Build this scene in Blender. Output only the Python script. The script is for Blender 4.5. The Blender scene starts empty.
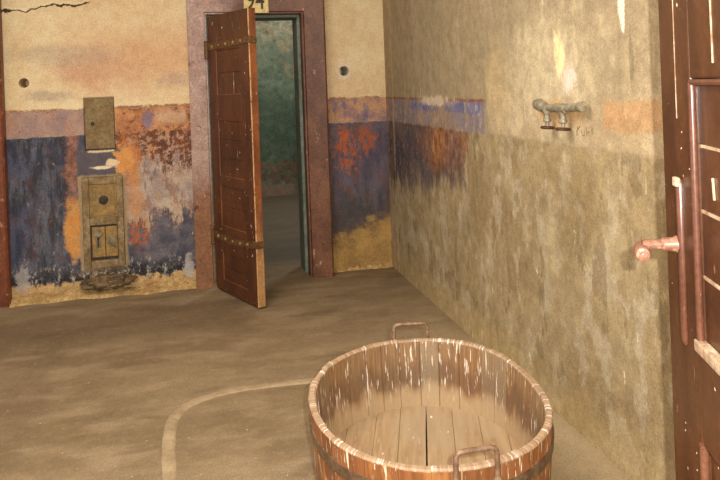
import bpy, bmesh, math, random
from mathutils import Vector, Matrix
random.seed(7)
sc = bpy.context.scene
COL = sc.collection

# ------------------------------------------------------------------ node DSL
def lin(c):
    return tuple(((v/255)/12.92 if v/255 <= .04045 else ((v/255+.055)/1.055)**2.4) for v in c)

class S:
    def __init__(s, g, k): s.g, s.k = g, k
    def __add__(s, o): return s.g.m('ADD', s, o)
    __radd__ = __add__
    def __sub__(s, o): return s.g.m('SUBTRACT', s, o)
    def __rsub__(s, o): return s.g.m('SUBTRACT', o, s)
    def __mul__(s, o): return s.g.m('MULTIPLY', s, o)
    __rmul__ = __mul__
    def __truediv__(s, o): return s.g.m('DIVIDE', s, o)

class G:
    def __init__(g, name, rough=.8, spec=.3, metal=0.):
        g.mat = bpy.data.materials.new(name); g.mat.use_nodes = True
        g.nt = g.mat.node_tree; g.b = g.nt.nodes['Principled BSDF']
        g.b.inputs['Roughness'].default_value = rough
        g.b.inputs['Specular IOR Level'].default_value = spec
        g.b.inputs['Metallic'].default_value = metal
    def node(g, t): return g.nt.nodes.new(t)
    def plug(g, sock, v):
        if isinstance(v, S): g.nt.links.new(v.k, sock)
        elif isinstance(v, tuple) and sock.type == 'RGBA': sock.default_value = (*lin(v), 1)
        else: sock.default_value = v
    def m(g, op, a, b=None):
        n = g.node('ShaderNodeMath'); n.operation = op
        g.plug(n.inputs[0], a)
        if b is not None: g.plug(n.inputs[1], b)
        return S(g, n.outputs[0])
    def coords(g, uv=False):
        if uv:
            n = g.node('ShaderNodeUVMap'); n.uv_map = 'UVMap'; vec = n.outputs[0]
        else:
            n = g.node('ShaderNodeTexCoord'); vec = n.outputs['Object']
        g.vec = S(g, vec)
        x = g.node('ShaderNodeSeparateXYZ'); g.nt.links.new(vec, x.inputs[0])
        return [S(g, o) for o in x.outputs]
    def noise(g, sx, sy=None, sz=None, detail=4, rough=.55, off=0.):
        sy = sx if sy is None else sy; sz = sx if sz is None else sz
        mp = g.node('ShaderNodeMapping'); mp.inputs['Scale'].default_value = (sx, sy, sz)
        mp.inputs['Location'].default_value = (off, off*1.7, off*.6)
        g.nt.links.new(g.vec.k, mp.inputs[0])
        n = g.node('ShaderNodeTexNoise'); n.inputs['Scale'].default_value = 1
        n.inputs['Detail'].default_value = detail; n.inputs['Roughness'].default_value = rough
        g.nt.links.new(mp.outputs[0], n.inputs['Vector'])
        return S(g, n.outputs[0])
    def ss(g, x, a, b):
        n = g.node('ShaderNodeMapRange'); n.interpolation_type = 'SMOOTHSTEP'
        g.plug(n.inputs[0], x); n.inputs[1].default_value = a; n.inputs[2].default_value = b
        return S(g, n.outputs[0])
    def mix(g, f, a, b, mode='MIX'):
        n = g.node('ShaderNodeMix'); n.data_type = 'RGBA'; n.blend_type = mode
        g.plug(n.inputs[0], f); g.plug(n.inputs[6], a); g.plug(n.inputs[7], b)
        return S(g, n.outputs[2])
    def blob(g, u, v, cu, cv, ru, rv, rag=.6, soft=.15, n=None):
        du = (u-cu)/ru; dv = (v-cv)/rv
        d = g.m('SQRT', du*du+dv*dv)
        if n is not None: d = d + (n-.5)*(rag*4)
        return 1-g.ss(d, 1-soft, 1+soft)
    def rect(g, u, v, u0, u1, v0, v1, rag=.03, soft=.01, n=None, nb=None):
        if n is not None:
            u = u+(n-.5)*(rag*4); v = v+((nb or n)-.5)*(rag*4)
        a = g.ss(u, u0-soft, u0+soft)*(1-g.ss(u, u1-soft, u1+soft))
        b = g.ss(v, v0-soft, v0+soft)*(1-g.ss(v, v1-soft, v1+soft))
        return a*b
    def grunge(g, c, amt=.3, fine=.4, sx=1., sz=1., fs=80):
        a = g.noise(15*sx, 15*sx, 15*sz, detail=8, rough=.78, off=31)
        c = g.mix(amt, c, g.mix(g.ss(a, .34, .66), (128, 122, 116), (228, 226, 222)), 'OVERLAY')
        b = g.noise(fs, fs, fs, detail=3, rough=.7, off=37)
        return g.mix(fine, c, g.mix(g.ss(b, .34, .66), (120, 116, 112), (232, 230, 228)), 'OVERLAY')
    def out(g, col, bump=None, bs=.3, bd=.01):
        g.plug(g.b.inputs['Base Color'], col)
        if bump is not None:
            n = g.node('ShaderNodeBump'); n.inputs['Strength'].default_value = bs
            n.inputs['Distance'].default_value = bd
            g.nt.links.new(bump.k, n.inputs['Height'])
            g.nt.links.new(n.outputs[0], g.b.inputs['Normal'])
        return g.mat

# ------------------------------------------------------------------ mesh helpers
def link(o, parent=None):
    COL.objects.link(o)
    if parent: o.parent = parent
    return o
def obj(name, bm, mats, parent=None, smooth=None):
    bmesh.ops.recalc_face_normals(bm, faces=bm.faces)
    me = bpy.data.meshes.new(name); bm.to_mesh(me); bm.free()
    for m in (mats if isinstance(mats, (list, tuple)) else [mats]): me.materials.append(m)
    if smooth is not None:
        me.polygons.foreach_set('use_smooth', [True]*len(me.polygons))
        me.set_sharp_from_angle(angle=math.radians(smooth))
    return link(bpy.data.objects.new(name, me), parent)
def tag(o, label=None, cat=None, group=None, kind=None):
    if label: o['label'] = label
    if cat: o['category'] = cat
    if group: o['group'] = group
    if kind: o['kind'] = kind
    return o
def empty(name, loc, rz=0.):
    o = bpy.data.objects.new(name, None); o.empty_display_size = .1
    o.location = loc; o.rotation_euler = (0, 0, rz)
    return link(o)
def box(bm, x0, x1, y0, y1, z0, z1, bev=0., mi=0):
    t = bmesh.new()
    bmesh.ops.create_cube(t, size=1)
    bmesh.ops.scale(t, vec=(x1-x0, y1-y0, z1-z0), verts=t.verts)
    bmesh.ops.translate(t, vec=((x0+x1)/2, (y0+y1)/2, (z0+z1)/2), verts=t.verts)
    if bev: bmesh.ops.bevel(t, geom=list(t.edges), offset=bev, segments=2, profile=.5, affect='EDGES')
    merge(bm, t, mi); return bm
def merge(bm, t, mi=0):
    vs = {v: bm.verts.new(v.co) for v in t.verts}
    for f in t.faces:
        try:
            n = bm.faces.new([vs[v] for v in f.verts]); n.material_index = mi
        except ValueError: pass
    t.free()
def tube(bm, pts, r, n=10, cap=True, flat=1.):
    pts = [Vector(p) for p in pts]; rings = []
    up = Vector((.13, .31, .94))
    prev = None
    for i, p in enumerate(pts):
        d = (pts[min(i+1, len(pts)-1)]-pts[max(i-1, 0)]).normalized()
        a = prev - d*prev.dot(d) if prev else d.cross(up)
        a.normalize(); prev = a; b = d.cross(a)
        rr = r[i] if isinstance(r, (list, tuple)) else r
        rings.append([bm.verts.new(p+(a*math.cos(k*2*math.pi/n)+b*flat*math.sin(k*2*math.pi/n))*rr) for k in range(n)])
    for A, B in zip(rings, rings[1:]):
        for k in range(n): bm.faces.new([A[k], A[(k+1) % n], B[(k+1) % n], B[k]])
    if cap: bm.faces.new(rings[0][::-1]); bm.faces.new(rings[-1])
    return bm
def rounded(pts, r=.02, k=5):
    pts = [Vector(p) for p in pts]; out = [pts[0]]
    for a, b, c in zip(pts, pts[1:], pts[2:]):
        p = b+(a-b).normalized()*r; q = b+(c-b).normalized()*r
        for i in range(k+1):
            t = i/k; out.append(p*(1-t)**2+b*2*t*(1-t)+q*t*t)
    return out+[pts[-1]]
def lathe(bm, prof, o, axis, n=20):
    """prof: list of (radius, distance along axis)"""
    axis = Vector(axis).normalized(); a = axis.orthogonal().normalized(); b = axis.cross(a); o = Vector(o)
    rings = []
    for r, h in prof:
        rings.append([bm.verts.new(o+axis*h+(a*math.cos(k*2*math.pi/n)+b*math.sin(k*2*math.pi/n))*max(r, 1e-4)) for k in range(n)])
    for A, B in zip(rings, rings[1:]):
        for k in range(n): bm.faces.new([A[k], A[(k+1) % n], B[(k+1) % n], B[k]])
    bm.faces.new(rings[0][::-1]); bm.faces.new(rings[-1])
    return bm
def BM(): return bmesh.new()

XR, YB, HC = 1.52, 5.60, 3.1      # right wall, back wall, ceiling height

# ------------------------------------------------------------------ materials
def mat_wall_back():
    g = G('peeling_paint_back', .85, .2)
    x, y, z = g.coords()
    nl = g.noise(2.2, detail=3); nm = g.noise(7, detail=8, rough=.68); nf = g.noise(22, detail=8, rough=.75)
    ns = g.noise(16, 16, 4, detail=8, rough=.7, off=3); ng = g.noise(150, detail=2)
    nw = g.noise(5, 5, 12, detail=4, off=9)
    cream = g.mix(g.ss(nl, .35, .7), (222, 200, 158), (212, 182, 138))
    cream = g.mix(g.ss(nm, .5, .75)*.5, cream, (224, 206, 166))
    c = cream
    c = g.mix(g.blob(x, z, -.35, 1.78, .5, .22, .8, .6, nl)*.55, c, (196, 140, 100))
    c = g.mix(g.blob(x, z, -.75, 1.68, .28, .08, .8, .7, nm)*.5, c, (188, 140, 112))
    c = g.mix(g.blob(x, z, -1.05, 1.82, .4, .06, .8, .7, nl)*.4, c, (160, 140, 125))
    c = g.mix(g.blob(x, z, -1.1, 1.51, .16, .04, .7, .5, nm)*.5, c, (150, 130, 120))
    c = g.mix(g.blob(x, z, -.15, 1.6, .15, .05, .7, .6, nm)*.4, c, (160, 140, 130))
    c = g.mix(g.rect(x, z, -.05, .02, 1.6, 2.4, .02, .03, nm)*.3, c, (170, 150, 90))
    # crack high on the left
    cz = z-(2.135+(x+1.39)*.10)+(g.noise(9, 9, 9, detail=4, off=5)-.5)*.12
    crack = (1-g.ss(g.m('ABSOLUTE', cz), .004, .010))*(1-g.ss(x, -.80, -.74))
    c = g.mix((1-g.ss(g.m('ABSOLUTE', cz-.012), .006, .02))*(1-g.ss(x, -.80, -.74))*.5, c, (232, 214, 172))
    c = g.mix(crack, c, (70, 48, 25))
    # dado : band and field
    warp = (nf-.5)*.05
    zl = z+warp
    md0 = g.ss(x, -.64, -.60)*(1-g.ss(x, -.05, -.02))
    zl = zl+md0*((ns-.5)*.16+(nf-.5)*.14)*(1-g.ss(z, 1.28, 1.34))
    band = g.ss(zl, 1.20, 1.215)*(1-g.ss(zl+(nm-.5)*.05, 1.395, 1.405))
    bcol = g.mix(g.ss(nm, .35, .65), (172, 140, 122), (148, 122, 118))
    bcol = g.mix(g.ss(ns, .5, .68)*.7, bcol, (182, 130, 96))
    bcol = g.mix(g.ss(nf, .58, .7)*.7, bcol, (118, 72, 52))
    # band between hatch and door: orange tan
    md = g.rect(x, z, -.62, -.03, 1.0, 1.6, .01, .01, nf)
    b2 = g.mix(g.ss(nm, .4, .6), (196, 140, 92), (168, 112, 76))
    b2 = g.mix(g.ss(nf, .51, .59)*.85, b2, (116, 68, 48))
    b2 = g.mix(g.blob(x, z, -.38, 1.30, .035, .07, 1.3, .5, nf)*.8, b2, (110, 104, 128))
    b2 = g.mix(g.rect(x, z, -.33, -.08, 1.27, 1.37, .03, .03, nf)*.55, b2, (206, 176, 142))
    bcol = g.mix(md, bcol, b2)
    rt = g.ss(x, .95, 1.0)
    b3 = g.mix(g.ss(nm, .42, .58), (186, 142, 104), (146, 116, 112))
    b3 = g.mix(g.ss(ns, .52, .62)*.6, b3, (104, 96, 124))
    bcol = g.mix(rt, bcol, b3)
    c = g.mix(band, c, bcol)
    # dark red-brown line topping the band
    c = g.mix((1-g.ss(g.m('ABSOLUTE', zl-1.405), .004, .014))*g.ss(nm, .4, .55)*.8, c, (124, 66, 42))
    field = 1-g.ss(zl, 1.20, 1.215)
    blue = g.mix(g.ss(ns, .40, .60), (58, 58, 64), (98, 98, 108))
    blue = g.mix(g.ss(nm, .52, .66)*.8, blue, (84, 62, 52))
    blue = g.mix(g.ss(nf, .58, .72)*.5, blue, (142, 128, 120))
    blue = g.mix(g.ss(nl, .46, .60)*.5, blue, (62, 66, 92))
    nk = g.noise(11, 11, 6, detail=8, rough=.75, off=23); nq = g.noise(30, 30, 14, detail=6, rough=.75, off=29)
    blue = g.mix(g.ss(nk, .54, .64)*.75, blue, (98, 76, 66))
    blue = g.mix(g.ss(nk, .36, .44)*(1-g.ss(nk, .44, .47))*.5, blue, (52, 50, 56))
    blue = g.mix(g.ss(nq, .60, .70)*.6, blue, (158, 144, 132))
    # middle section
    mid = g.mix(g.ss(ns, .40, .60), (122, 72, 48), (92, 58, 48))
    mid = g.mix(g.ss(nf, .50, .56)*.75, mid, (186, 154, 126))
    mid = g.mix(g.ss(nk, .56, .62)*.7, mid, (196, 146, 102))
    mid = g.mix(g.ss(nq, .60, .66)*.7, mid, (88, 76, 84))
    zz = z+(ns-.5)*.8+(nf-.5)*.3
    grey = g.ss(zz, .52, .60)*(1-g.ss(zz, .90, 1.0))
    mid = g.mix(grey, mid, g.mix(g.ss(nm, .4, .65), (180, 160, 140), (150, 132, 126)))
    mid = g.mix(grey*g.ss(nk, .53, .60)*.6, mid, (136, 92, 70))
    mid = g.mix(grey*g.ss(ns, .54, .62)*.8, mid, (188, 140, 98))
    mid = g.mix(grey*(1-g.ss(ns, .36, .44))*.7, mid, (108, 92, 96))
    low = 1-g.ss(zz, .50, .58)
    mid = g.mix(low, mid, g.mix(g.ss(nm, .4, .6), (76, 74, 82), (106, 100, 104)))
    mid = g.mix(low*g.ss(nq, .58, .66)*.6, mid, (158, 142, 130))
    mid = g.mix(g.blob(x, z, -.52, .98, .075, .16, 1.2, .5, nf)*.85, mid, (196, 124, 66))
    mid = g.mix(g.blob(x, z, -.50, .75, .05, .2, 1.3, .5, nf)*.7, mid, (186, 132, 82))
    mid = g.mix(g.blob(x, z, -.47, .42, .06, .08, 1.2, .5, nf)*g.ss(nq, .40, .5)*.85, mid, (180, 96, 50))
    f = g.mix(md, blue, mid)
    f = g.mix(g.rect(x, z, -.64, -.03, -.2, 1.3, .02, .03, nm), blue, mid)
    rcol = g.mix(g.ss(ns, .36, .6), (78, 72, 86), (100, 90, 98))
    rcol = g.mix(g.ss(nk, .54, .64)*.6, rcol, (104, 80, 66))
    rcol = g.mix(g.ss(nm, .5, .66)*.7, rcol, (112, 76, 58))
    rcol = g.mix(g.blob(x, z, 1.17, .98, .09, .16, 1.6, .4, nf)*g.ss(nq, .44, .52)*.9, rcol, (176, 92, 48))
    rcol = g.mix(g.blob(x, z, 1.34, 1.06, .07, .1, 1.6, .4, nf)*g.ss(nq, .44, .52)*.85, rcol, (164, 86, 46))
    rcol = g.mix((1-g.ss(zz, .45, .75))*.6, rcol, (72, 68, 58))
    rcol = g.mix(1-g.ss(z+(nm-.5)*.40+(nf-.5)*.16-(x-1.25)*.3, .28, .42), rcol, g.mix(g.ss(nm, .35, .65), (172, 136, 80), (142, 112, 66)))
    f = g.mix(rt, f, rcol)
    # plaster round the stove hatch, rusty patch at its left
    f = g.mix(g.blob(x, z, -.93, .52, .07, .24, .5, .2, nm), f, g.mix(g.ss(nf, .4, .6), (204, 132, 58), (190, 146, 92)))
    f = g.mix(g.blob(x, z, -.93, .98, .05, .3, .8, .3, nm)*.8, f, g.mix(g.ss(nf, .4, .6), (164, 116, 94), (122, 78, 60)))
    f = g.mix(g.rect(x, z, -.895, -.555, .12, .95, .012, .01, nf), f, g.mix(nf, (150, 124, 88), (172, 150, 118)))
    f = g.mix(g.rect(x, z, -.90, -.58, .9, 1.10, .012, .01, nf), f, (92, 84, 88))
    f = g.mix(g.blob(x, z, -.56, 1.0, .07, .09, .8, .2, nf), f, (204, 142, 80))
    f = g.mix(g.blob(x, z, -.72, .955, .08, .012, .5, .3, nf), f, (226, 204, 170))
    f = g.mix(g.blob(x, z, -.645, .985, .045, .035, .7, .2, nf), f, (222, 196, 158))
    f = g.mix(g.rect(x, z, -.82, -.63, 1.072, 1.085, .008, .006, nf), f, (216, 192, 150))
    # ragged bottom where paint is gone
    zb = z+(nm-.5)*.22+(nf-.5)*.10
    bare = (1-g.ss(zb, .10, .125))*(1-rt)
    f = g.mix((1-g.ss(zb, .15, .24))*(1-rt)*g.ss(nf, .42, .5), f, (48, 46, 48))
    f = g.mix((1-g.ss(zb, .18, .30))*(1-rt)*g.ss(nq, .55, .6)*.8, f, (176, 166, 150))
    f = g.mix(bare, f, g.mix(g.ss(nf, .4, .6), (196, 164, 112), (174, 140, 94)))
    f = g.mix(g.blob(x, z, -1.30, .16, .05, .10, 1.0, .3, nf)*.8, f, (164, 156, 150))
    f = g.mix(g.blob(x, z, -.11, .14, .035, .10, .8, .3, nf)*.9, f, (168, 160, 154))
    c = g.mix(field, c, f)
    # whitened patch round the pipe hole
    c = g.mix(g.rect(x, z, 1.125, 1.225, 1.565, 1.69, .012, .008, nf)*.7, c, (216, 204, 184))
    c = g.mix(field*g.ss(nf, .64, .68)*.7, c, (196, 178, 154))
    c = g.mix(g.ss(nf, .71, .74)*.8, c, (220, 205, 180))
    c = g.grunge(c, .2, .28, fs=100)
    return g.out(c, nf*.6*field+nm*.5+field*.3, .3, .012)

def mat_wall_right():
    g = G('peeling_paint_right', .8, .25)
    x, y, z = g.coords()
    nl = g.noise(1.6, 1.6, 1.6, detail=3, off=2); nm = g.noise(5, 5, 3.4, detail=8, rough=.68, off=4); nf = g.noise(20, 20, 13, detail=8, rough=.75)
    ns = g.noise(12, 11, 2.2, detail=8, rough=.7, off=1); nv = g.noise(34, 34, 2.4, detail=4, off=7); ng = g.noise(150, detail=2)
    up = g.mix(g.ss(ns, .35, .65), (152, 133, 103), (165, 146, 114))
    up = g.mix(g.ss(nl, .42, .62)*.6, up, (150, 134, 102))
    up = g.mix(g.ss(nv, .57, .68)*.3, up, (182, 160, 124))
    lo = g.mix(g.ss(nm, .36, .62), (146, 124, 88), (158, 138, 102))
    lo = g.mix(g.ss(nl, .48, .66)*.5, lo, (172, 152, 114))
    lo = g.mix(g.ss(g.noise(4.5, 4.5, 3.6, detail=7, rough=.65, off=11), .55, .62)*.45, lo, (184, 166, 130))
    lo = g.mix(g.ss(g.noise(6, 6, 3.2, detail=6, rough=.6, off=17), .53, .57)*.6, lo, (178, 162, 134))
    lo = g.mix(g.ss(g.noise(8, 8, 4, detail=6, rough=.6, off=41), .58, .62)*.6, lo, (122, 102, 70))
    lo = g.mix(g.ss(g.noise(2.8, 2.8, 2.2, detail=4, off=13), .55, .7)*.5, lo, (128, 108, 73))
    lo = g.mix((1-g.ss(z+(nm-.5)*.3, .05, .25))*.5, lo, (180, 154, 104))
    c = g.mix(1-g.ss(z+(nf-.5)*.06, 1.19, 1.26), up, lo)
    near = 1-g.ss(y+(nm-.5)*.25, 3.42, 3.55)
    wash = near*g.ss(z+(nf-.5)*.04, 1.21, 1.23)*(1-g.ss(z+(nm-.5)*.45, 1.38, 1.50))
    c = g.mix(wash*.75, c, g.mix(g.ss(nm, .4, .6), (188, 166, 132), (174, 151, 116)))
    c = g.mix(g.blob(y, z, 2.85, 1.52, .40, .24, .7, .5, nm)*.75, c, g.mix(g.ss(nf, .4, .6), (186, 168, 136), (202, 184, 146)))
    c = g.mix(g.blob(y, z, 3.38, 1.52, .12, .2, .7, .5, nm)*.6, c, (188, 162, 118))
    c = g.mix(g.rect(y, z, 1.6, 2.42, 1.30, 1.41, .022, .015, nm)*.75, c, (180, 138, 94))
    c = g.mix(g.blob(y, z, 2.75, 1.35, .2, .05, .7, .4, nm)*.5, c, (204, 150, 90))
    c = g.mix(g.blob(y, z, 2.73, 1.60, .04, .09, .9, .3, nf)*.9, c, (232, 212, 158))
    c = g.mix(g.blob(y, z, 2.66, 1.50, .05, .06, .9, .3, nf)*.7, c, (226, 206, 190))
    c = g.mix(g.blob(y, z, 2.275, 1.76, .020, .10, .6, .25, nf), c, (230, 216, 194))
    c = g.mix(g.blob(y, z, 2.225, 1.55, .012, .10, .6, .4, nf)*.5, c, (110, 96, 70))
    c = g.mix(g.ss(nv, .67, .71)*g.ss(nf, .52, .58)*.7, c, (228, 212, 178))
    # remains of the blue dado next to the corner
    far = g.ss(y+(nf-.5)*.18, 3.54, 3.58)
    zl = z+(nf-.5)*.05
    band = far*g.ss(zl, 1.20, 1.22)*(1-g.ss(zl, 1.385, 1.395))
    bc = g.mix(g.ss(nm, .4, .6), (150, 126, 108), (132, 120, 122))
    streak = g.rect(y, z, 3.62, 4.9, 1.315, 1.385, .03, .01, nf)
    bc = g.mix(streak*g.ss(nm, .40, .50)*.9, bc, g.mix(g.ss(nf, .4, .6), (94, 94, 134), (122, 120, 146)))
    bc = g.mix(g.ss(nf, .54, .62)*.75, bc, (186, 158, 124))
    bc = g.mix((1-g.ss(nf, .36, .42))*.6, bc, (112, 82, 66))
    bc = g.mix(g.ss(ns, .56, .66)*.6, bc, (166, 118, 76))
    c = g.mix(band, c, bc)
    c = g.mix(far*(1-g.ss(g.m('ABSOLUTE', zl-1.395), .004, .012))*g.ss(nm, .4, .5)*.8, c, (128, 68, 44))
    edge = .84+(4.6-y)*.12
    dk = (1-g.ss(zl, 1.20, 1.22))*g.ss(z-edge+(ns-.5)*.6+(nm-.5)*.5, -.12, .05)*g.ss(y+(ns-.5)*.9+(nm-.5)*1.0+(z-1.0)*.5, 3.75, 3.98)
    nq = g.noise(26, 26, 16, detail=7, rough=.75, off=29)
    dc = g.mix(g.ss(nm, .42, .56), (70, 60, 60), (112, 90, 76))
    dc = g.mix(g.blob(y, z, 4.25, 1.10, .5, .17, .9, .4, nf)*.85, dc, g.mix(g.ss(nf, .4, .6), (112, 70, 42), (176, 116, 66)))
    dc = g.mix(g.ss(nq, .56, .64)*.6, dc, (168, 142, 112))
    dc = g.mix(g.ss(nl, .5, .6)*.35, dc, (84, 80, 92))
    dc = g.mix(g.ss(nf, .56, .64)*.6, dc, (176, 148, 112))
    c = g.mix(dk, c, dc)
    c = g.mix(g.blob(y, z, 4.4, 1.385, .28, .03, 1.2, .3, nf)*.85, c, (206, 186, 156))
    c = g.mix(g.ss(y, 5.53, 5.55)*g.ss(nf, .42, .55)*.5, c, (176, 144, 108))
    c = g.mix((g.ss(y, 5.36, 5.38)*(1-g.ss(y, 5.40, 5.42)))*g.ss(nm, .42, .5)*.35, c, (206, 180, 140))
    c = g.grunge(c, .3, .28, fs=170)
    return g.out(c, nf*.25+nm*.6+ns*.4, .25, .012)

def mat_floor():
    g = G('worn_concrete', .8, .25)
    x, y, z = g.coords()
    nl = g.noise(.9, 1.6, 1, detail=3, off=6); nm = g.noise(3, 6, 1, detail=5); nf = g.noise(26, detail=5, rough=.7); ng = g.noise(170, detail=2)
    c = g.mix(g.ss(nl, .36, .64), (122, 102, 74), (140, 119, 89))
    c = g.mix(g.ss(nm, .42, .68)*.6, c, (154, 132, 102))
    c = g.mix(g.ss(g.noise(1.6, 5, 1, detail=4, off=12), .52, .68)*.6, c, (106, 86, 61))
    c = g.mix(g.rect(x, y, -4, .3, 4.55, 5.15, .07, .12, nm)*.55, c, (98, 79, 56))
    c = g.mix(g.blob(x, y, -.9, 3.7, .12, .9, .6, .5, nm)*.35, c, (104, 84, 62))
    c = g.mix(g.blob(x, y, 1.35, 2.6, .25, 1.6, .5, .5, nm)*.5, c, (180, 160, 124))  # flash-lit strip beside the right wall, painted into the floor colour
    c = g.mix(g.ss(nf, .5, .7)*.2, c, (172, 150, 118))
    c = g.mix(g.ss(g.noise(60, detail=1, off=3), .79, .81)*.8, c, (224, 210, 180))
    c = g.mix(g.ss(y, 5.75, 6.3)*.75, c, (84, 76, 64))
    c = g.grunge(c, .12, .28, fs=150)
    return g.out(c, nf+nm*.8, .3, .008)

def mat_simple(name, a, b, scale=10, rough=.7, spec=.3, metal=0., spots=None, bump=.2, grain=.2, s2=None):
    g = G(name, rough, spec, metal); g.coords()
    n = g.noise(*(s2 or (scale, scale, scale)), detail=5, rough=.6); ng = g.noise(140, detail=2)
    c = g.mix(g.ss(n, .35, .65), a, b)
    if spots: c = g.mix(g.ss(g.noise(scale*2.3, detail=4, off=5), .6, .68)*.8, c, spots)
    c = g.grunge(c, grain*2, grain*1.5, 2, 2)
    return g.out(c, n, bump, .005)

def mat_casing():
    g = G('red_to_pink_frame_paint', .5, .4)
    x, y, z = g.coords()
    nm = g.noise(5, detail=4); nf = g.noise(26, 26, 12, detail=5, rough=.65); ng = g.noise(140, detail=2)
    red = g.mix(g.ss(nm, .35, .65), (118, 76, 50), (98, 60, 39))
    pink = g.mix(g.ss(nm, .35, .65), (184, 156, 142), (168, 136, 122))
    pink_mask = (1-g.ss(x+(nm-.5)*.3, .12, .40))*g.ss(z+(nm-.5)*.5, .55, 1.0)  # pinker at the left, above the lower part
    c = g.mix(pink_mask, red, pink)
    c = g.mix((1-g.ss(x, .1, .2))*(1-g.ss(z+(nm-.5)*.5, .5, 1.0))*.6, c, (156, 112, 80))
    c = g.mix(g.ss(nf, .62, .7)*.7, c, (196, 160, 128))
    c = g.mix(g.ss(g.noise(15, off=8), .68, .72)*.8, c, (70, 38, 26))
    c = g.grunge(c)
    return g.out(c, nf, .2, .004)

def mat_door(name, a, b, chip, rough=.42, streaks=True, spec=.5, edge=False):
    g = G(name, rough, spec)
    x, y, z = g.coords()
    nm = g.noise(6, 6, 2.5, detail=4); nf = g.noise(40, 40, 18, detail=5, rough=.65); ng = g.noise(150, detail=2)
    nv = g.noise(60, 60, 3.2, detail=3, off=4)
    c = g.mix(g.ss(nm, .36, .64), a, b)
    c = g.mix(g.ss(nf, .66, .72)*.7, c, chip)
    if streaks:
        c = g.mix(g.ss(nv, .69, .72)*g.ss(nm, .5, .56)*.85, c, (226, 206, 184))
        c = g.mix(g.ss(g.noise(48, detail=1, off=9), .76, .78), c, (232, 216, 196))
    if edge:
        c = g.mix((1-g.ss(y, .001, .006))*g.ss(nf, .36, .48)*.8, c, (206, 164, 116))
        c = g.mix((1-g.ss(z+(nm-.5)*.8, .25, .75))*.7, c, (184, 142, 92))
    c = g.grunge(c, .3, .25, 1.6, .8)
    return g.out(c, nf*.6+nm, .15, .004)

def mat_stave(name, inner):
    g = G(name, .6, .35)
    u, v, w = g.coords(uv=True)
    idx = g.m('FLOOR', u); fr = u-idx
    wn = g.node('ShaderNodeTexWhiteNoise'); wn.noise_dimensions = '1D'
    g.nt.links.new(idx.k, wn.inputs['W']); rnd = S(g, wn.outputs['Value'])
    gr = g.noise(9, 3.2, 1, detail=5, rough=.65); gl = g.noise(1.1, 5, 1, detail=4, off=3); nf = g.noise(14, 60, 1, detail=4, off=8)
    dr = g.noise(6.5, 7.0, 1, detail=4, rough=.65, off=14); dr2 = g.noise(9, 11, 1, detail=3, off=21)
    if inner:
        c = g.mix(rnd, (150, 112, 72), (146, 118, 84))
        c = g.mix(g.ss(gr, .38, .62)*.6, c, (104, 76, 54))
        hgt = v+(gl-.5)*.16
        # soaked dark belt half-way down, dusty grey under it and on some staves
        c = g.mix(g.ss(hgt, .22, .26)*(1-g.ss(hgt, .30, .37))*.5, c, (92, 68, 54))
        c = g.mix(g.ss(rnd, .62, .9)*.4, c, (154, 136, 110))
        c = g.mix((1-g.ss(hgt, .19, .26))*.8, c, (176, 152, 118))
        c = g.mix(g.ss(gr, .60, .72)*.5, c, (190, 176, 152))
        c = g.mix(g.ss(dr, .62, .66)*g.ss(v, .20, .26), c, (226, 214, 196))
        c = g.mix(g.ss(dr2, .63, .68)*.8*g.ss(v, .17, .2), c, (216, 202, 186))
    else:
        c = g.mix(rnd, (152, 98, 56), (126, 82, 48))
        c = g.mix(g.ss(gr, .4, .62)*.6, c, (108, 62, 30))
        c = g.mix(g.ss(gl, .55, .66)*.5, c, (190, 132, 74))
        c = g.mix(g.ss(dr, .60, .65)*.9, c, (230, 210, 180))
    seam = 1-g.ss(fr, .0, .035)*(1-g.ss(fr, .965, 1.0))
    c = g.mix(seam*g.ss(rnd, .25, .6)*(.8 if not inner else .45), c, (206, 180, 140) if not inner else (70, 52, 38))
    # worn rim
    c = g.mix(g.ss(v+(nf-.5)*.01, .409, .415)*.9, c, g.mix(g.ss(dr2, .59, .66), g.mix(g.ss(gr, .4, .6), (150, 122, 94), (176, 150, 122)), (226, 214, 198)))
    c = g.mix(.2, c, g.mix(nf, (60, 50, 40), (250, 235, 210)), 'OVERLAY')
    return g.out(c, gr+seam*(-.5), .3, .004)

M = {}
M['wb'] = mat_wall_back(); M['wr'] = mat_wall_right(); M['fl'] = mat_floor()
M['ceil'] = mat_simple('ceiling_plaster', (190, 170, 130), (170, 150, 112), 3)
M['case'] = mat_casing()
M['case2'] = mat_simple('old_red_frame_paint', (120, 66, 40), (100, 54, 32), 7, .45, .4, spots=(170, 120, 80))
M['leaf'] = mat_door('red_brown_door_paint', (90, 49, 24), (70, 37, 18), (190, 150, 100), .5, True, .35)
M['leafm'] = mat_door('leaf_moulding_highlight', (122, 80, 48), (100, 60, 34), (190, 150, 104), .5, False, .35)  # lighter tone paints the highlight lines along the panel edges
M['edge'] = mat_door('worn_door_edge', (140, 82, 42), (112, 62, 34), (206, 160, 104), .6, False, .3, True)
M['leaf2'] = mat_door('glossy_red_brown_paint', (88, 54, 31), (70, 40, 21), (166, 116, 88), .36, True, .5)
M['mould'] = mat_door('moulding_catchlight_paint', (112, 72, 52), (90, 54, 38), (190, 150, 120), .3, False, .6)  # lightened so the beads look as if they catch light
M['chip_lit'] = mat_simple('chipped_lit_ledge', (188, 166, 138), (150, 112, 82), 22, .6)  # chipped white paint; the ledge's lit look is put into this colour too
M['lever'] = mat_simple('painted_lever', (150, 108, 86), (128, 86, 66), 18, .4, .5, spots=(180, 144, 120))
M['gframe'] = mat_simple('grey_green_frame', (130, 134, 118), (106, 114, 98), 8, .6)
M['iron'] = mat_simple('rusty_iron', (146, 118, 92), (116, 86, 64), 24, .55, .5, .2, spots=(140, 112, 88))
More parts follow.
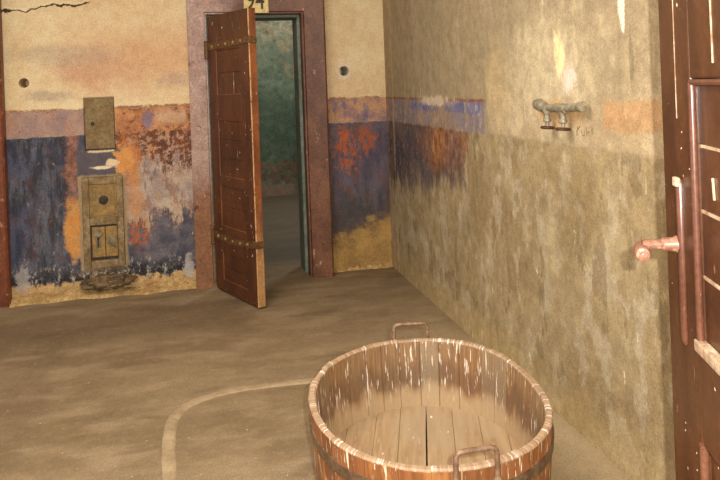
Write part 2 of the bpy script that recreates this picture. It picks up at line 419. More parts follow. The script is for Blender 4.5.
M['hoop'] = mat_simple('iron_hoop', (122, 98, 74), (98, 72, 50), 18, .5, .5, .3, spots=(152, 124, 94))
M['strap'] = mat_simple('rusty_strap', (106, 74, 40), (84, 56, 30), 24, .6, .4, .2, spots=(150, 116, 68))
M['rivet'] = mat_simple('worn_rivet', (160, 130, 82), (120, 90, 54), 30, .5)
M['plate'] = mat_simple('drab_metal_plate', (132, 112, 72), (116, 88, 50), 9, .6, .3, spots=(100, 96, 76))
M['ochre'] = mat_simple('ochre_metal', (150, 118, 66), (128, 104, 62), 16, .6, .3, spots=(166, 96, 44))
M['dark'] = mat_simple('dark_iron', (70, 56, 40), (52, 42, 32), 20, .6)
M['cover'] = mat_simple('weathered_escutcheon', (138, 128, 100), (112, 96, 66), 30, .6)
M['stone'] = mat_simple('plaster_surround', (148, 126, 92), (118, 96, 64), 14, .85, spots=(112, 96, 66))
M['heap'] = mat_simple('crumbled_plaster', (190, 160, 108), (160, 128, 82), 9, .9, .1, spots=(166, 96, 62))
M['rubble'] = mat_simple('dark_rubble', (124, 102, 74), (88, 72, 54), 16, .9, .1, spots=(150, 124, 92))
M['seam'] = mat_simple('pale_mortar', (166, 144, 112), (146, 124, 94), 8, .85, .2, grain=.08)
M['galv'] = mat_simple('grey_galvanised_pipe', (160, 150, 126), (128, 120, 100), 26, .5, .5, .3, spots=(96, 84, 62))
M['wheel'] = mat_simple('rusty_disc', (98, 62, 36), (70, 44, 28), 26, .6)
M['sign'] = mat_simple('cream_enamel', (226, 202, 138), (206, 178, 112), 12, .5)
M['ink'] = mat_simple('dark_sign_paint', (58, 46, 28), (76, 62, 38), 22, .6)
M['pencil'] = mat_simple('grey_pencil', (150, 130, 100), (140, 120, 92), 20, .9, .1)
M['stave_o'] = mat_stave('stave_outside', False); M['stave_i'] = mat_stave('stave_inside', True)
def mat_cell():
    g = G('green_cell_paint', .8, .2); x, y, z = g.coords()
    nl = g.noise(1.3, detail=5, off=3); nm = g.noise(3.4, detail=8, rough=.65); nf = g.noise(12, detail=8, rough=.72)
    c = g.mix(g.ss(nm, .42, .58), (106, 114, 92), (78, 92, 76))
    c = g.mix(g.ss(z+(nm-.5)*1.6+(nl-.5)*.8, 1.7, 2.5), c, g.mix(g.ss(nf, .44, .58), (168, 154, 128), (124, 130, 106)))
    c = g.mix(g.ss(nm, .53, .62)*.6, c, (132, 116, 84))
    c = g.mix(g.ss(nf, .56, .64)*.5, c, (56, 74, 58))
    lowb = g.ss(z+(nm-.5)*.8, .30, .50)*(1-g.ss(z+(nm-.5)*1.2, 1.2, 1.6))
    c = g.mix(lowb*.6, c, (48, 66, 50))
    c = g.mix(g.rect(x, z, .55, 1.75, .17, .46, .10, .03, nf)*.7, c, g.mix(g.ss(nf, .44, .54), (128, 78, 60), (84, 78, 62)))
    c = g.mix(1-g.ss(z+(nm-.5)*.2, .12, .18), c, (124, 104, 86))
    c = g.grunge(c, .4, .3)
    return g.out(c, nm+nf*.5, .3, .02)
M['cell'] = mat_cell()
def mat_board():
    g = G('tub_bottom_boards', .75, .25); x, y, z = g.coords()
    gr = g.noise(34, 3, 1, detail=5, rough=.65); nl = g.noise(4, detail=4)
    c = g.mix(g.ss(gr, .36, .64), (170, 142, 106), (148, 118, 84))
    c = g.mix(g.ss(nl, .44, .62)*.6, c, (164, 144, 114))
    c = g.mix(g.ss(gr, .6, .68)*.5, c, (204, 186, 158))
    c = g.mix(g.ss(g.noise(26, 12, 1, off=4), .70, .73)*.8, c, (232, 222, 204))
    return g.out(c, gr, .3, .004)
M['board'] = mat_board()

# ------------------------------------------------------------------ setting
def struct(name, bm, m, label, cat, smooth=None):
    return tag(obj(name, bm, m, None, smooth), label, cat, kind='structure')

bm = BM(); box(bm, -3.6, 2.6, -1.4, 10.2, -.15, 0)
struct('floor', bm, M['fl'], 'worn brown concrete floor running through into the cell', 'floor')
bm = BM(); box(bm, -3.6, XR+.2, -1.4, YB+.35, HC, HC+.15)
struct('ceiling', bm, M['ceil'], 'plain plaster ceiling above the room', 'ceiling')

WT = .35
bm = BM()     # back wall : three blocks round the doorway, welded as one shell
X0, X1, ZT = .06, .84, 2.12
prof = [(-3.6, 0), (X0, 0), (X0, ZT), (X1, ZT), (X1, 0), (XR+.2, 0), (XR+.2, HC), (-3.6, HC)]
vf = [bm.verts.new((a, YB, b)) for a, b in prof]; vb = [bm.verts.new((a, YB+WT, b)) for a, b in prof]
bm.faces.new(vf); bm.faces.new(vb[::-1])
for i in range(8):
    j = (i+1) % 8; bm.faces.new([vf[i], vb[i], vb[j], vf[j]])
wb = struct('wall_back', bm, [M['wb']], 'back wall with cream plaster above a peeling blue dado', 'wall')
def cut(o, cutbm):
    bmesh.ops.recalc_face_normals(cutbm, faces=cutbm.faces)
    cm = bpy.data.meshes.new('cut'); cutbm.to_mesh(cm); cutbm.free()
    co = link(bpy.data.objects.new('cut', cm))
    md = o.modifiers.new('b', 'BOOLEAN'); md.operation = 'DIFFERENCE'; md.solver = 'EXACT'; md.object = co
    bpy.context.view_layer.update()
    me = bpy.data.meshes.new_from_object(o.evaluated_get(bpy.context.evaluated_depsgraph_get()))
    o.modifiers.remove(md); o.data = me
    bpy.data.objects.remove(co); bpy.data.meshes.remove(cm)
c = BM()
lathe(c, [(.036, -.05), (.036, .22)], (-1.244, YB, 1.613), (0, 1, 0), 24)
lathe(c, [(.040, -.05), (.040, .30)], (1.174, YB, 1.627), (0, 1, 0), 24)
box(c, -.838, -.616, YB-.05, YB+.03, 1.09, 1.49)          # shallow niche of the metal plate
cut(wb, c)

bm = BM(); box(bm, XR, XR+.2, -1.4, YB, 0, HC)
struct('wall_right', bm, M['wr'], 'right wall of streaky tan plaster with old whitewash', 'wall')
for nm_, b_, l_ in (('wall_cell_back', (-.9, 2.4, 9.85, 10.05, 0, HC), 'green back wall of the cell beyond the open door'),
                    ('wall_cell_left', (-1.1, -.9, YB+WT, 10.05, 0, HC), 'green left wall of the cell beyond the open door'),
                    ('wall_cell_right', (2.4, 2.6, YB+WT, 10.05, 0, HC), 'green right wall of the cell beyond the open door')):
    bm = BM(); box(bm, *b_); struct(nm_, bm, M['cell'], l_, 'wall')
bm = BM(); box(bm, -1.1, 2.6, YB+WT, 10.05, HC, HC+.15)
tag(obj('ceiling_cell', bm, M['ceil']), 'plaster ceiling of the cell beyond the open door', 'ceiling', kind='structure')

# door casing : bevelled picture-frame moulding, mitred at the corners
def casing(bm, x0, x1, zt, wl, wr, wt, y0, yw, dep):
    """outer x0..x1, top zt; inner opening x0+wl .. x1-wr, zt-wt; front y0, wall yw"""
    prof = [(0, yw), (0, y0+.012), (.08, y0), (.90, y0+dep*.6), (.93, y0+dep), (1, y0+dep), (1, yw+.02)]
    def ring(t, y): return [(x0+wl*t, y, 0), (x0+wl*t, y, zt-wt*t), (x1-wr*t, y, zt-wt*t), (x1-wr*t, y, 0)]
    R = [[bm.verts.new(p) for p in ring(t, y)] for t, y in prof]
    for A, B in zip(R, R[1:]):
        for k in range(3): bm.faces.new([A[k], A[k+1], B[k+1], B[k]])
    for k in (0, 3): bm.faces.new([r[k] for r in R])
bm = BM(); casing(bm, -.058, 1.005, 2.25, .141, .18, .155, 5.45, YB, .06)
struct('trim_1', bm, M['case'], 'red-brown painted door casing round the open doorway, pinker at left', 'door frame', 30)
bm = BM()
for b_ in ((.803, .832, 5.64, 5.90, 0, 2.10), (.07, .10, 5.64, 5.90, 0, 2.10), (.10, .803, 5.64, 5.90, 2.075, 2.10)): box(bm, *b_, bev=.006)
struct('trim_2', bm, M['gframe'], 'grey-green inner frame inside the open doorway', 'door frame')
bm = BM(); casing(bm, -2.45, -1.372, 2.25, .15, .15, .155, 5.50, YB-.02, .05)
struct('trim_3', bm, M['case2'], 'red-brown casing of the next doorway at the left edge of the photo', 'door frame', 30)

door3 = empty('door_3', (-2.29, YB-.055, 0))
tag(door3, 'closed red-brown wooden door of the next cell, past the left edge of the photo', 'door', kind='structure')
bm = BM()
for b_ in ((0, .13, .012, 2.08), (.635, .765, .012, 2.08), (.13, .635, .012, .2), (.13, .635, .85, 1.0), (.13, .635, 1.93, 2.08)): box(bm, b_[0], b_[1], 0, .05, b_[2], b_[3], .004)
obj('frame', bm, M['leaf'], door3)
bm = BM()
for k in range(5): box(bm, .125, .64, .012, .045, .2+.13*k+.001, .33+.13*k-.001, .004)
for k in range(7): box(bm, .125, .64, .012, .045, 1.0+.1329*k+.001, 1.1329+.1329*k-.001, .004)
obj('panel_boards', bm, M['leaf'], door3)

# crumbled plaster along the foot of the back wall
def skirt(xa, xb, n, hmax, dmax, seed):
    r = random.Random(seed); bm = BM(); rows = []
    def wob(t, f, p): return .5+.25*math.sin(t*f+p)+.25*math.sin(t*f*2.7+p*1.9)
    for i in range(n+1):
        t = i/n; x = xa+(xb-xa)*t
        h = hmax*(.35+.65*wob(x, 9, seed))+r.uniform(-.008, .008); d = dmax*(.55+.45*wob(x, 7, seed+2))
        row = []
        for k, (dd, hh) in enumerate(((1, -.002), (.86, .25), (.55, .55), (.3, .85), (.12, 1), (-.02, 1.02))):
            row.append(bm.verts.new((x, YB-d*dd+r.uniform(-.006, .006), max(-.002, h*hh+r.uniform(-.006, .006)) if k else -.002)))
        rows.append(row)
    for A, B in zip(rows, rows[1:]):
        for k in range(5): bm.faces.new([A[k], B[k], B[k+1], A[k+1]])
    return bm
struct('baseboard_back', skirt(-1.37, -.05, 70, .085, .13, 3), M['heap'], 'crumbled tan plaster along the foot of the blue back wall', 'baseboard', 50)
bm = skirt(1.0, XR, 30, .03, .04, 8)
struct('baseboard_corner', bm, M['heap'], 'thin plaster fillet at the foot of the wall beside the doorway', 'baseboard', 50)

# mortar seam curving across the floor
path = [(.80, 3.53), (.51, 3.561), (.357, 3.573), (.206, 3.573), (.106, 3.568), (.032, 3.545), (-.04, 3.515), (-.10, 3.47), (-.142, 3.41), (-.166, 3.32), (-.172, 3.19), (-.171, 3.06), (-.156, 2.82), (-.14, 2.5), (-.13, 2.1)]
P2 = []
for i in range(len(path)-1):
    for k in range(6):
        t = k/6; a = Vector(path[i]); b = Vector(path[i+1]); P2.append(a.lerp(b, t))
for _ in range(3): P2 = [P2[0]]+[(P2[i-1]+P2[i]*2+P2[i+1])/4 for i in range(1, len(P2)-1)]+[P2[-1]]
bm = BM(); rows = []; r = random.Random(4)
for i, p in enumerate(P2):
    d = (P2[min(i+1, len(P2)-1)]-P2[max(i-1, 0)]).normalized(); n = Vector((-d.y, d.x))
    wd = .030+r.uniform(-.002, .002)
    rows.append([bm.verts.new((*(p+n*wd*s), z)) for s, z in ((-1, -.002), (-.85, .005), (-.4, .007), (.4, .007), (.85, .005), (1, -.002))])
for A, B in zip(rows, rows[1:]):
    for k in range(5): bm.faces.new([A[k], A[k+1], B[k+1], B[k]])
struct('trim_4', bm, M['seam'], 'pale mortar seam curving across the concrete floor to the tub', 'floor seam', 50)

# ------------------------------------------------------------------ back door leaf
hx, hy = .092, 5.435; fx, fy = .354, 4.815
L = math.hypot(fx-hx, fy-hy); rz = math.atan2(fy-hy, fx-hx)
door1 = empty('door_1', (hx, hy, 0), rz)
tag(door1, 'red-brown wooden door with iron straps standing open into the room', 'door', kind='structure')
ZL = 2.062
def panel_leaf(L, ztop, stile0, stile1, rails, thick, rec):
    """frame members round recessed boarded panels; front face at y=0, boards sunk by rec"""
    f = BM(); box(f, 0, stile0, 0, thick, .012, ztop, .004); box(f, stile1, L, 0, thick, .012, ztop, .004)
    for a, b in rails: box(f, stile0, stile1, 0, thick, a, b, .003)
    return f
rails = [(.012, .10), (.30, .50), (.80, .87), (1.28, 1.47), (1.80, ZL)]
obj('frame', panel_leaf(L, ZL, .13, L-.15, rails, .05, .01), M['leaf'], door1)
bm = BM()
for (z0, z1, n) in ((.10, .30, 2), (.50, .80, 2), (.87, 1.28, 3), (1.47, 1.80, 2)):
    for k in range(n):
        a = z0+(z1-z0)*k/n; b = z0+(z1-z0)*(k+1)/n
        box(bm, .125, L-.145, .006, .04, a+.0005, b-.0005, .003)
obj('panel_boards', bm, M['leaf'], door1)
bm = BM()
for (z0, z1) in ((.10, .30), (.50, .80), (.87, 1.28), (1.47, 1.80)):
    box(bm, .13, .138, -.0005, .02, z0, z1, .002); box(bm, .13, L-.15, -.0005, .02, z0, z0+.007, .002)
obj('panel_moulding', bm, M['leafm'], door1)
bm = BM(); box(bm, L-.0005, L+.006, -.004, .054, .014, ZL, .003)
tag(obj('edge_strip', bm, M['edge'], door1), 'worn orange edge of the door')
def strap(z0, z1, sag):
    bm = BM(); n = 16; rows = []
    for i in range(n+1):
        t = i/n; x = -.03+(L+.03)*t; z = z0+(z1-z0)*t-sag*math.sin(math.pi*t); w = .027-.004*t
        rows.append([bm.verts.new((x, y, z+s*w)) for s, y in ((-1, .001), (-1, -.007), (1, -.007), (1, .001))])
    for A, B in zip(rows, rows[1:]):
        for k in range(4): bm.faces.new([A[k], A[(k+1) % 4], B[(k+1) % 4], B[k]])
    bm.faces.new(rows[0]); bm.faces.new(rows[-1][::-1])
    box(bm, L-.05, L+.012, -.010, .056, z1-.024, z1+.024, .003)      # strap end wrapped over the free edge
    s = obj('strap_hinge', bm, M['strap'], door1)
    for t in (.12, .3, .48, .66, .83):
        k = BM(); x = L*t; tt = (x+.03)/(L+.03)
        lathe(k, [(.013, 0), (.012, .005), (.006, .009), (0, .010)], (x, -.006, z0+(z1-z0)*tt-sag*math.sin(math.pi*tt)), (0, -1, 0), 10)
        obj('rivet', k, M['rivet'], s)
    k = BM(); lathe(k, [(.016, -.07), (.018, -.06), (.018, .06), (.016, .07)], (-.022, -.004, z0-.02), (0, 0, 1), 12)
    obj('hinge_knuckle', k, M['strap'], s)
strap(1.835, 1.845, 0.0)
strap(.425, .44, .02)

# number plate over the door
plate = empty('number_plate', (.468, 5.472, 2.192))
tag(plate, 'cream number plate reading 94 on the lintel above the open door', 'sign')
bm = BM(); box(bm, -.095, .095, -.022, -.001, -.098, .10, .004); obj('plate', bm, M['sign'], plate)
def text(body, size, loc, rot, m, parent, name):
    cu = bpy.data.curves.new('t', 'FONT'); cu.body = body; cu.size = size; cu.align_x = 'CENTER'; cu.extrude = .0015; cu.offset = .001
    o = link(bpy.data.objects.new('t', cu)); bpy.context.view_layer.update()
    me = bpy.data.meshes.new_from_object(o.evaluated_get(bpy.context.evaluated_depsgraph_get()))
    bpy.data.objects.remove(o); me.materials.clear(); me.materials.append(m)
    o = link(bpy.data.objects.new(name, me), parent); o.location = loc; o.rotation_euler = rot
    return o
dg = text('94', .145, (-.006, -.0232, -.066), (math.pi/2, 0, 0), M['ink'], plate, 'digits'); dg.scale = (1, 1.4, 1)

# ------------------------------------------------------------------ fittings on the back wall
hp = empty('metal_plate', (-.727, YB+.03, 1.29))
tag(hp, 'drab rectangular metal plate set in the wall above the stove hatch', 'plate')
bm = BM(); box(bm, -.105, .105, -.026, -.001, -.192, .192, .004); obj('plate', bm, M['plate'], hp)
bm = BM(); lathe(bm, [(.014, 0), (.014, .006), (.008, .012), (0, .013)], (-.05, -.025, .0), (0, -1, 0), 14); obj('knob', bm, M['dark'], hp)

sh = empty('stove_hatch', (-.72, YB, .55))
tag(sh, 'ochre iron stove hatch with keyhole door low in the blue wall', 'hatch')
bm = BM()
for b_ in ((-.145, -.095, -.045, -.0005, -.34, .34), (.10, .145, -.045, -.0005, -.34, .34), (-.095, .10, -.045, -.0005, .285, .34), (-.095, .10, -.045, -.0005, -.34, -.285), (-.095, .10, -.045, -.0005, -.02, .035)):
    box(bm, *b_, bev=.006)
obj('surround', bm, M['stone'], sh, 40)
bm = BM(); box(bm, -.097, .102, -.032, -.002, .033, .287, .004)
for b_ in ((-.08, .085, -.038, -.03, .262, .272), (-.08, .085, -.038, -.03, .048, .058), (-.08, -.07, -.038, -.03, .05, .27), (.075, .085, -.038, -.03, .05, .27)): box(bm, *b_, bev=.002)
up = obj('upper_plate', bm, M['ochre'], sh)
bm = BM(); lathe(bm, [(.034, 0), (.034, .004), (.026, .010), (.016, .012), (.012, .020), (0, .021)], (.005, -.032, .165), (0, -1, 0), 20)
tag(obj('boss', bm, M['dark'], up), 'dark round boss')
bm = BM(); box(bm, -.097, .102, -.022, -.002, -.287, -.018, .004)
obj('back_plate', bm, M['dark'], sh)
bm = BM(); box(bm, -.085, .008, -.036, -.02, -.262, -.035, .004); d = obj('door', bm, M['ochre'], sh)
bm = BM(); lathe(bm, [(.030, 0), (.030, .006), (.024, .010), (0, .010)], (-.042, -.036, -.085), (0, -1, 0), 18)
box(bm, -.058, -.026, -.045, -.035, -.19, -.09, .004); e = obj('escutcheon', bm, M['cover'], d)
bm = BM(); lathe(bm, [(.010, 0), (.010, .002)], (-.040, -.046, -.118), (0, -1, 0), 12); box(bm, -.046, -.034, -.048, -.044, -.185, -.12); obj('keyhole', bm, M['dark'], e)
bm = BM(); box(bm, .012, .096, -.036, -.02, -.262, -.035, .004); d2 = obj('door', bm, M['ochre'], sh)
bm = BM(); lathe(bm, [(.034, 0), (.034, .008), (.024, .012), (.022, .004), (0, .004)], (.056, -.036, -.15), (0, -1, 0), 20)
tube(bm, [(.05, -.046, -.15), (.088, -.05, -.19)], .007, 8); obj('latch', bm, M['cover'], d2)

# rubble under the hatch
bm = BM(); r = random.Random(11)
bmesh.ops.create_icosphere(bm, subdivisions=4, radius=1)
from mathutils import noise as mn
for v in bm.verts:
    p = v.co*1.0; k = 1+.35*mn.noise(p*2.2)+.2*mn.noise(p*5)
    v.co = Vector((p.x*.18*k, p.y*.09*k, p.z*.05*k))
ob = obj('rubble_heap', bm, M['rubble'], None, 60); ob.location = (-.70, YB-.06, .105)
tag(ob, 'dark heap of crumbled rubble under the stove hatch', 'rubble', kind='stuff')

# ------------------------------------------------------------------ pipe fitting on the right wall
tp = empty('wall_tap', (XR+.02, 2.69, 1.362))
tag(tp, 'grey twin tap fitting with two rusty discs on the right wall', 'tap')
bm = BM()
tube(bm, rounded([(-.001, .22, .03), (-.05, .22, .03), (-.055, .14, .015), (-.055, -.02, .012)], .03), [.022]*6+[.024]*5+[.016]*3, 14)
tube(bm, [(-.055, -.02, .012), (-.055, -.06, .014)], .021, 14)
tube(bm, [(-.055, -.06, .016), (-.055, -.19, .024)], .017, 14)
lathe(bm, [(.021, 0), (.021, .02), (.016, .03)], (-.055, -.19, .024), (0, 1, .0), 14)
tube(bm, [(-.055, .03, .016), (-.001, .03, .016)], .018, 12)
lathe(bm, [(.045, 0), (.045, .006), (.03, .012)], (0, .03, .016), (-1, 0, 0), 18)
obj('pipe_body', bm, M['galv'], tp, 50)
for yy in (.105, -.03):
    bm = BM(); lathe(bm, [(.020, .02), (.020, 0), (.013, -.012), (.012, -.03), (.017, -.034), (.017, -.046), (.008, -.05), (.008, -.068)], (-.055, yy, .0), (0, 0, 1), 14)
    s = obj('valve_stem', bm, M['galv'], tp, 40)
    bm = BM(); lathe(bm, [(.026, 0), (.031, .004), (.031, .009), (.026, .013)], (-.055, yy, -.080), (.08, 0, 1), 20)
    tag(obj('disc', bm, M['wheel'], s, 40), 'rusty brown disc')

# pencil scribble below the tap
bm = BM()
for st in ([(2.615, 1.262), (2.605, 1.30)], [(2.60, 1.262), (2.615, 1.28), (2.588, 1.302)], [(2.578, 1.285), (2.572, 1.266), (2.556, 1.268), (2.555, 1.288)],
           [(2.54, 1.262), (2.536, 1.305)], [(2.535, 1.28), (2.52, 1.284), (2.515, 1.264)], [(2.50, 1.262), (2.497, 1.302)]):
    tube(bm, [(XR-.0005, a, b) for a, b in st], .0022, 5)
tag(obj('pencil_scribble', bm, M['pencil']), 'faint grey handwritten scribble on the right wall below the tap', 'writing')

# ------------------------------------------------------------------ right-hand door leaf, swung open beside the camera
dd = Vector((.332, .943)); E0 = Vector((1.098, 1.493)); W2 = .98; ZT2 = 2.06
door2 = empty('door_2', (E0.x, E0.y, 0), math.atan2(-dd.y, -dd.x))
tag(door2, 'glossy red-brown panelled door with lever handle at the right edge', 'door', kind='structure')
st = .197
f = BM(); box(f, 0, st, 0, .055, .006, ZT2, .005); box(f, W2-.2, W2, 0, .055, .006, ZT2, .005)
for a, b in ((1.49, ZT2), (.70, .915), (.006, .20)): box(f, st, W2-.2, 0, .055, a, b, .004)
obj('frame', f, M['leaf2'], door2)
bm = BM()
zs = [.915, 1.062, 1.205, 1.345, 1.49]
for a, b in zip(zs, zs[1:]): box(bm, st-.005, W2-.195, .016, .04, a+.001, b-.001, .005)
zs2 = [.20, .365, .53, .70]
for a, b in zip(zs2, zs2[1:]): box(bm, st-.005, W2-.195, .016, .04, a+.001, b-.001, .005)
obj('panel_boards', bm, M['leaf2'], door2)
bm = BM()
for z in zs[1:-1]: box(bm, st, W2-.2, .0135, .02, z-.0035, z+.0035, .001)
tag(obj('board_joints', bm, M['chip_lit'], door2), 'pale chipped joint lines')
bm = BM()
tube(bm, [(st-.002, .004, .915), (st-.002, .004, 1.482)], .008, 12); tube(bm, [(st-.002, .004, 1.482), (W2-.2, .004, 1.482)], .007, 12)
tube(bm, [(st-.004, .004, .20), (st-.004, .004, .70)], .010, 12)
obj('panel_moulding', bm, M['mould'], door2, 50)
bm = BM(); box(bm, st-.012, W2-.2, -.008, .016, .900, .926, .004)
tag(obj('panel_ledge', bm, M['chip_lit'], door2), 'pale chipped ledge, coloured as if lit')
bm = BM()
tube(bm, [(.118, -.001, .888), (.118, -.002, .90), (.118, -.002, 1.25), (.118, -.001, 1.262)], [.005, .0095, .0095, .005], 12)
rod = obj('handle_plate', bm, M['mould'], door2, 50)
bm = BM(); box(bm, .106, .130, -.016, -.004, 1.246, 1.268, .004); tag(obj('chipped_tip', bm, M['chip_lit'], rod), 'pale chipped tip')
hd = BM()
s0, z0 = .104, 1.112
lathe(hd, [(.019, 0), (.019, .012), (.016, .016), (.0155, .040), (.012, .044), (.0115, .086)], (s0, 0, z0), (0, -1, 0), 18)
ax = Vector((1, -.14, -.06)).normalized(); o = Vector((s0-.018, -.086, z0-.012))
lathe(hd, [(.010, -.006), (.015, 0), (.017, .012), (.017, .050), (.015, .055), (.010, .057), (.009, .054), (.006, .054), (.005, .058), (0, .059)], o, ax, 20)
obj('lever_handle', hd, M['lever'], door2, 40)
# two long runs of white paint on the leaf
bm = BM()
tube(bm, [(.108, -.0005, 1.40), (.109, -.0005, 1.9)], .0010, 6)
tube(bm, [(.33, -.0005, 1.52), (.325, -.0005, 1.75)], .0022, 6)
tube(bm, [(.345, .0135, 1.205), (.33, .0135, 1.27), (.32, .0135, 1.36)], [.002, .0035, .002], 6)
tube(bm, [(.275, .0135, 1.24), (.27, .0135, 1.285)], .0028, 6)
tag(obj('paint_run', bm, M['chip_lit'], door2), 'white paint runs')

# ------------------------------------------------------------------ the wooden tub
H, N, TH, ZB = .42, 34, .026, .15
cx, cy = .743, 2.367
samp = [(0, .408), (31, .458), (49, .49), (69, .512), (83, .510), (105, .482), (123, .455), (141, .430), (174, .407), (187, .412), (205, .432), (225, .477), (241, .510), (253, .518), (266, .513), (277, .510), (289, .506), (300, .494), (313, .463), (336, .418), (360, .408)]
def rad_raw(a):
    a = math.degrees(a) % 360
    for (p, q), (s, t) in zip(samp, samp[1:]):
        if p <= a <= s: return q+(t-q)*(a-p)/(s-p)
K = 720; raw = [rad_raw(2*math.pi*i/K) for i in range(K)]
def four(n):
    c = sum(raw[i]*math.cos(n*2*math.pi*i/K) for i in range(K))*2/K; s = sum(raw[i]*math.sin(n*2*math.pi*i/K) for i in range(K))*2/K
    return c, s
FC = [four(n) for n in range(0, 5)]
def rad(a): return FC[0][0]/2+sum(FC[n][0]*math.cos(n*a)+FC[n][1]*math.sin(n*a) for n in range(1, 5))
def taper(z): return .93+.07*z/H
def tp_(a, z, off=0.): 
    r = rad(a)*taper(z)+off
    return Vector((r*math.cos(a), r*math.sin(a), z))
tub = empty('wooden_tub', (cx, cy, 0))
tag(tub, 'large oval wooden stave tub with iron hoops standing on the concrete floor', 'tub')
bm = BM(); uvl = bm.loops.layers.uv.new('UVMap'); r = random.Random(21)
edges_a = [2*math.pi*(i+r.uniform(-.18, .18))/N for i in range(N)]
cols = []
for i in range(N):
    a0 = edges_a[i]; a1 = edges_a[(i+1) % N]+(2*math.pi if i == N-1 else 0)
    dz = r.uniform(-.003, .002); do = r.uniform(-.0015, .0015)
    for k, t in enumerate((0, .04, .35, .65, .96, 1)):
        gv = -.0016 if k in (0, 5) else do
        a = a0+(a1-a0)*t; zt = H+(dz if k not in (0, 5) else dz*.3-.001)
        colv = []
        for (off, z) in ((gv, 0), (gv, .1), (gv, .2), (gv, .32), (gv, zt-.006), (gv-.005, zt), (-TH-gv+.005, zt), (-TH-gv, zt-.006), (-TH-gv, .30), (-TH-gv, .2), (-TH-gv, .12), (-TH-gv, .0)):
            colv.append((bm.verts.new(tp_(a, z, off)), i+t, z))
        cols.append(colv)
n = len(cols)
for i in range(n):
    A = cols[i]; B = cols[(i+1) % n]; jn = (i % 6 == 5)
    if jn: pass
    for k in range(len(A)-1):
        fc = bm.faces.new([A[k][0], B[k][0], B[k+1][0], A[k+1][0]])
        fc.material_index = 1 if k >= 6 else 0
        us = [A[k], B[k], B[k+1], A[k+1]]
        for lp, s in zip(fc.loops, us):
            u = s[1] if not jn else A[k][1]-.0005
            lp[uvl].uv = (u, s[2])
me = bpy.data.meshes.new('staves'); bm.normal_update(); bm.to_mesh(me); bm.free()
for m in (M['stave_o'], M['stave_i']): me.materials.append(m)
link(bpy.data.objects.new('staves', me), tub)

bm = BM(); va = -.315      # boards run away from the camera
outl = [tp_(2*math.pi*i/96, ZB, -TH+.004) for i in range(96)]
R2 = Matrix.Rotation(-va, 3, 'Z')
fc = bm.faces.new([bm.verts.new(R2 @ p) for p in outl])
cuts = [-.31, -.20, -.105, 0, .105, .21, .31]
for cxx in cuts:
    wdt = .003 if abs(cxx) < .01 else .0008
    for s in (-wdt, wdt): bmesh.ops.bisect_plane(bm, geom=list(bm.verts)+list(bm.edges)+list(bm.faces), plane_co=(cxx+s, 0, 0), plane_no=(1, 0, 0))
bmesh.ops.delete(bm, geom=[f for f in bm.faces if any(abs(f.calc_center_median().x-q) < .0035 for q in cuts) and f.calc_area() < .02], context='FACES')
res = bmesh.ops.extrude_face_region(bm, geom=list(bm.faces))
bmesh.ops.translate(bm, vec=(0, 0, -.02), verts=[e for e in res['geom'] if isinstance(e, bmesh.types.BMVert)])
bo = obj('bottom_boards', bm, M['board'], tub); bo.rotation_euler = (0, 0, va)

def hoop(z0, w):
    bm = BM(); n = 120; rows = []
    for i in range(n):
        a = 2*math.pi*i/n
        rows.append([bm.verts.new(tp_(a, z, o)) for z, o in ((z0, -.002), (z0, .005), (z0+w, .005), (z0+w, -.002))])
    for i in range(n):
        A, B = rows[i], rows[(i+1) % n]
        for k in range(4): bm.faces.new([A[k], B[k], B[(k+1) % 4], A[(k+1) % 4]])
    return obj('hoop', bm, M['hoop'], tub, 40)
hoop(.322, .036); hoop(.08, .036)

def handle(a, w, rise, label):
    """bent iron bar bolted to the outside of the staves"""
    c0 = tp_(a, H, .010); t = (tp_(a+.02, H)-tp_(a-.02, H)).normalized(); out = Vector((t.y, -t.x, 0))
    if out.dot(Vector((c0.x, c0.y, 0))) < 0: out = -out
    def q(s, z): 
        # keep the legs against the curving staves
        aa = a+math.copysign(1, 1)*s/rad(a); p = tp_(aa, min(z, H), .009); p.z = z; return p
    pts = [q(-w/2, H-.075), q(-w/2, H-.01), q(-w/2, H+rise), q(w/2, H+rise), q(w/2, H-.01), q(w/2, H-.075)]
    bm = BM(); tube(bm, rounded(pts, .022, 5), .0078, 10)
    h = obj('handle', bm, M['iron'], tub, 50)
    for s in (-w/2, w/2):
        k = BM(); p = q(s, H-.045)
        lathe(k, [(.013, 0), (.013, .008), (.010, .013), (0, .015)], p, (p.x, p.y, 0), 12); obj('bolt', k, M['iron'], h)
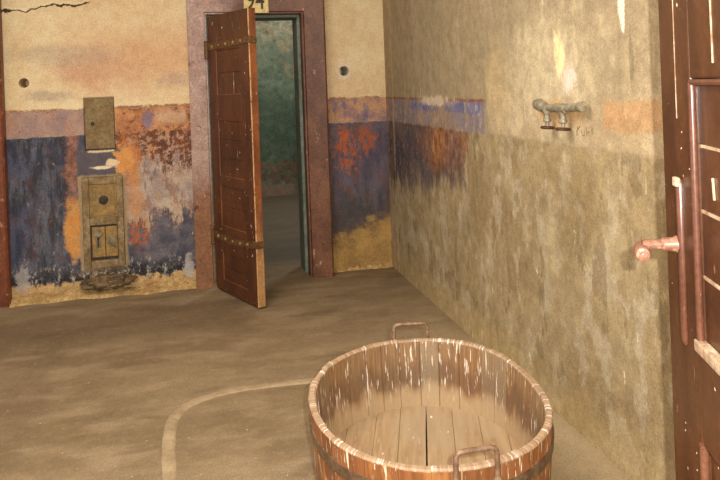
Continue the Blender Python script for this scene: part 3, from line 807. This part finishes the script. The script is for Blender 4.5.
handle(math.atan2(2.862-cy, .848-cx), .142, .058, '')
handle(math.atan2(1.861-cy, .732-cx)-.012, .122, .05, '')

# ------------------------------------------------------------------ light
def area(name, loc, rot, sx, sy, e, col):
    l = bpy.data.lights.new(name, 'AREA'); l.shape = 'RECTANGLE'; l.size = sx; l.size_y = sy; l.energy = e; l.color = col
    o = link(bpy.data.objects.new(name, l)); o.location = loc; o.rotation_euler = rot; return o
area('ceiling_fill_light', (-.5, 2.6, 3.05), (0, 0, 0), 1.6, 1.6, 48, (1, .97, .93))  # added soft fill under the ceiling, no lamp seen there
area('cell_fill_light', (2.3, 8.3, 2.3), (0, math.radians(80), 0), .8, 1.0, 34, (.93, .97, 1))  # added light to brighten the cell
w = bpy.data.worlds.new('w'); sc.world = w; w.use_nodes = True
bg = w.node_tree.nodes['Background']; bg.inputs[0].default_value = (1, .97, .93, 1); bg.inputs[1].default_value = .5

# ------------------------------------------------------------------ camera
f_, yaw, roll = 700., math.radians(13.1), math.radians(2.1)
Fv = Vector((math.sin(yaw), math.cos(yaw), 0)); R0 = Vector((math.cos(yaw), -math.sin(yaw), 0)); U0 = Vector((0, 0, 1))
Rv = R0*math.cos(roll)-U0*math.sin(roll); Uv = U0*math.cos(roll)+R0*math.sin(roll)
cam = bpy.data.cameras.new('camera'); cam.sensor_width = 36; cam.lens = f_/720*36; cam.shift_y = -(240-86)/720; cam.clip_start = .02
co = link(bpy.data.objects.new('camera', cam))
mw = Matrix((Rv, Uv, -Fv)).transposed().to_4x4(); mw.translation = (0, 0, 1.5); co.matrix_world = mw
sc.camera = co
fl = bpy.data.lights.new('camera_flash', 'POINT'); fl.energy = 205; fl.shadow_soft_size = .012; fl.color = (1, .99, .96)
fo = link(bpy.data.objects.new('camera_flash', fl)); fo.location = Vector((0, 0, 1.5))+Rv*.075+Uv*.06-Fv*.02

sc.view_settings.view_transform = 'Standard'; sc.view_settings.look = 'None'
sc.view_settings.gamma = 1; sc.view_settings.use_curve_mapping = False
sc.view_settings.exposure = 0.85
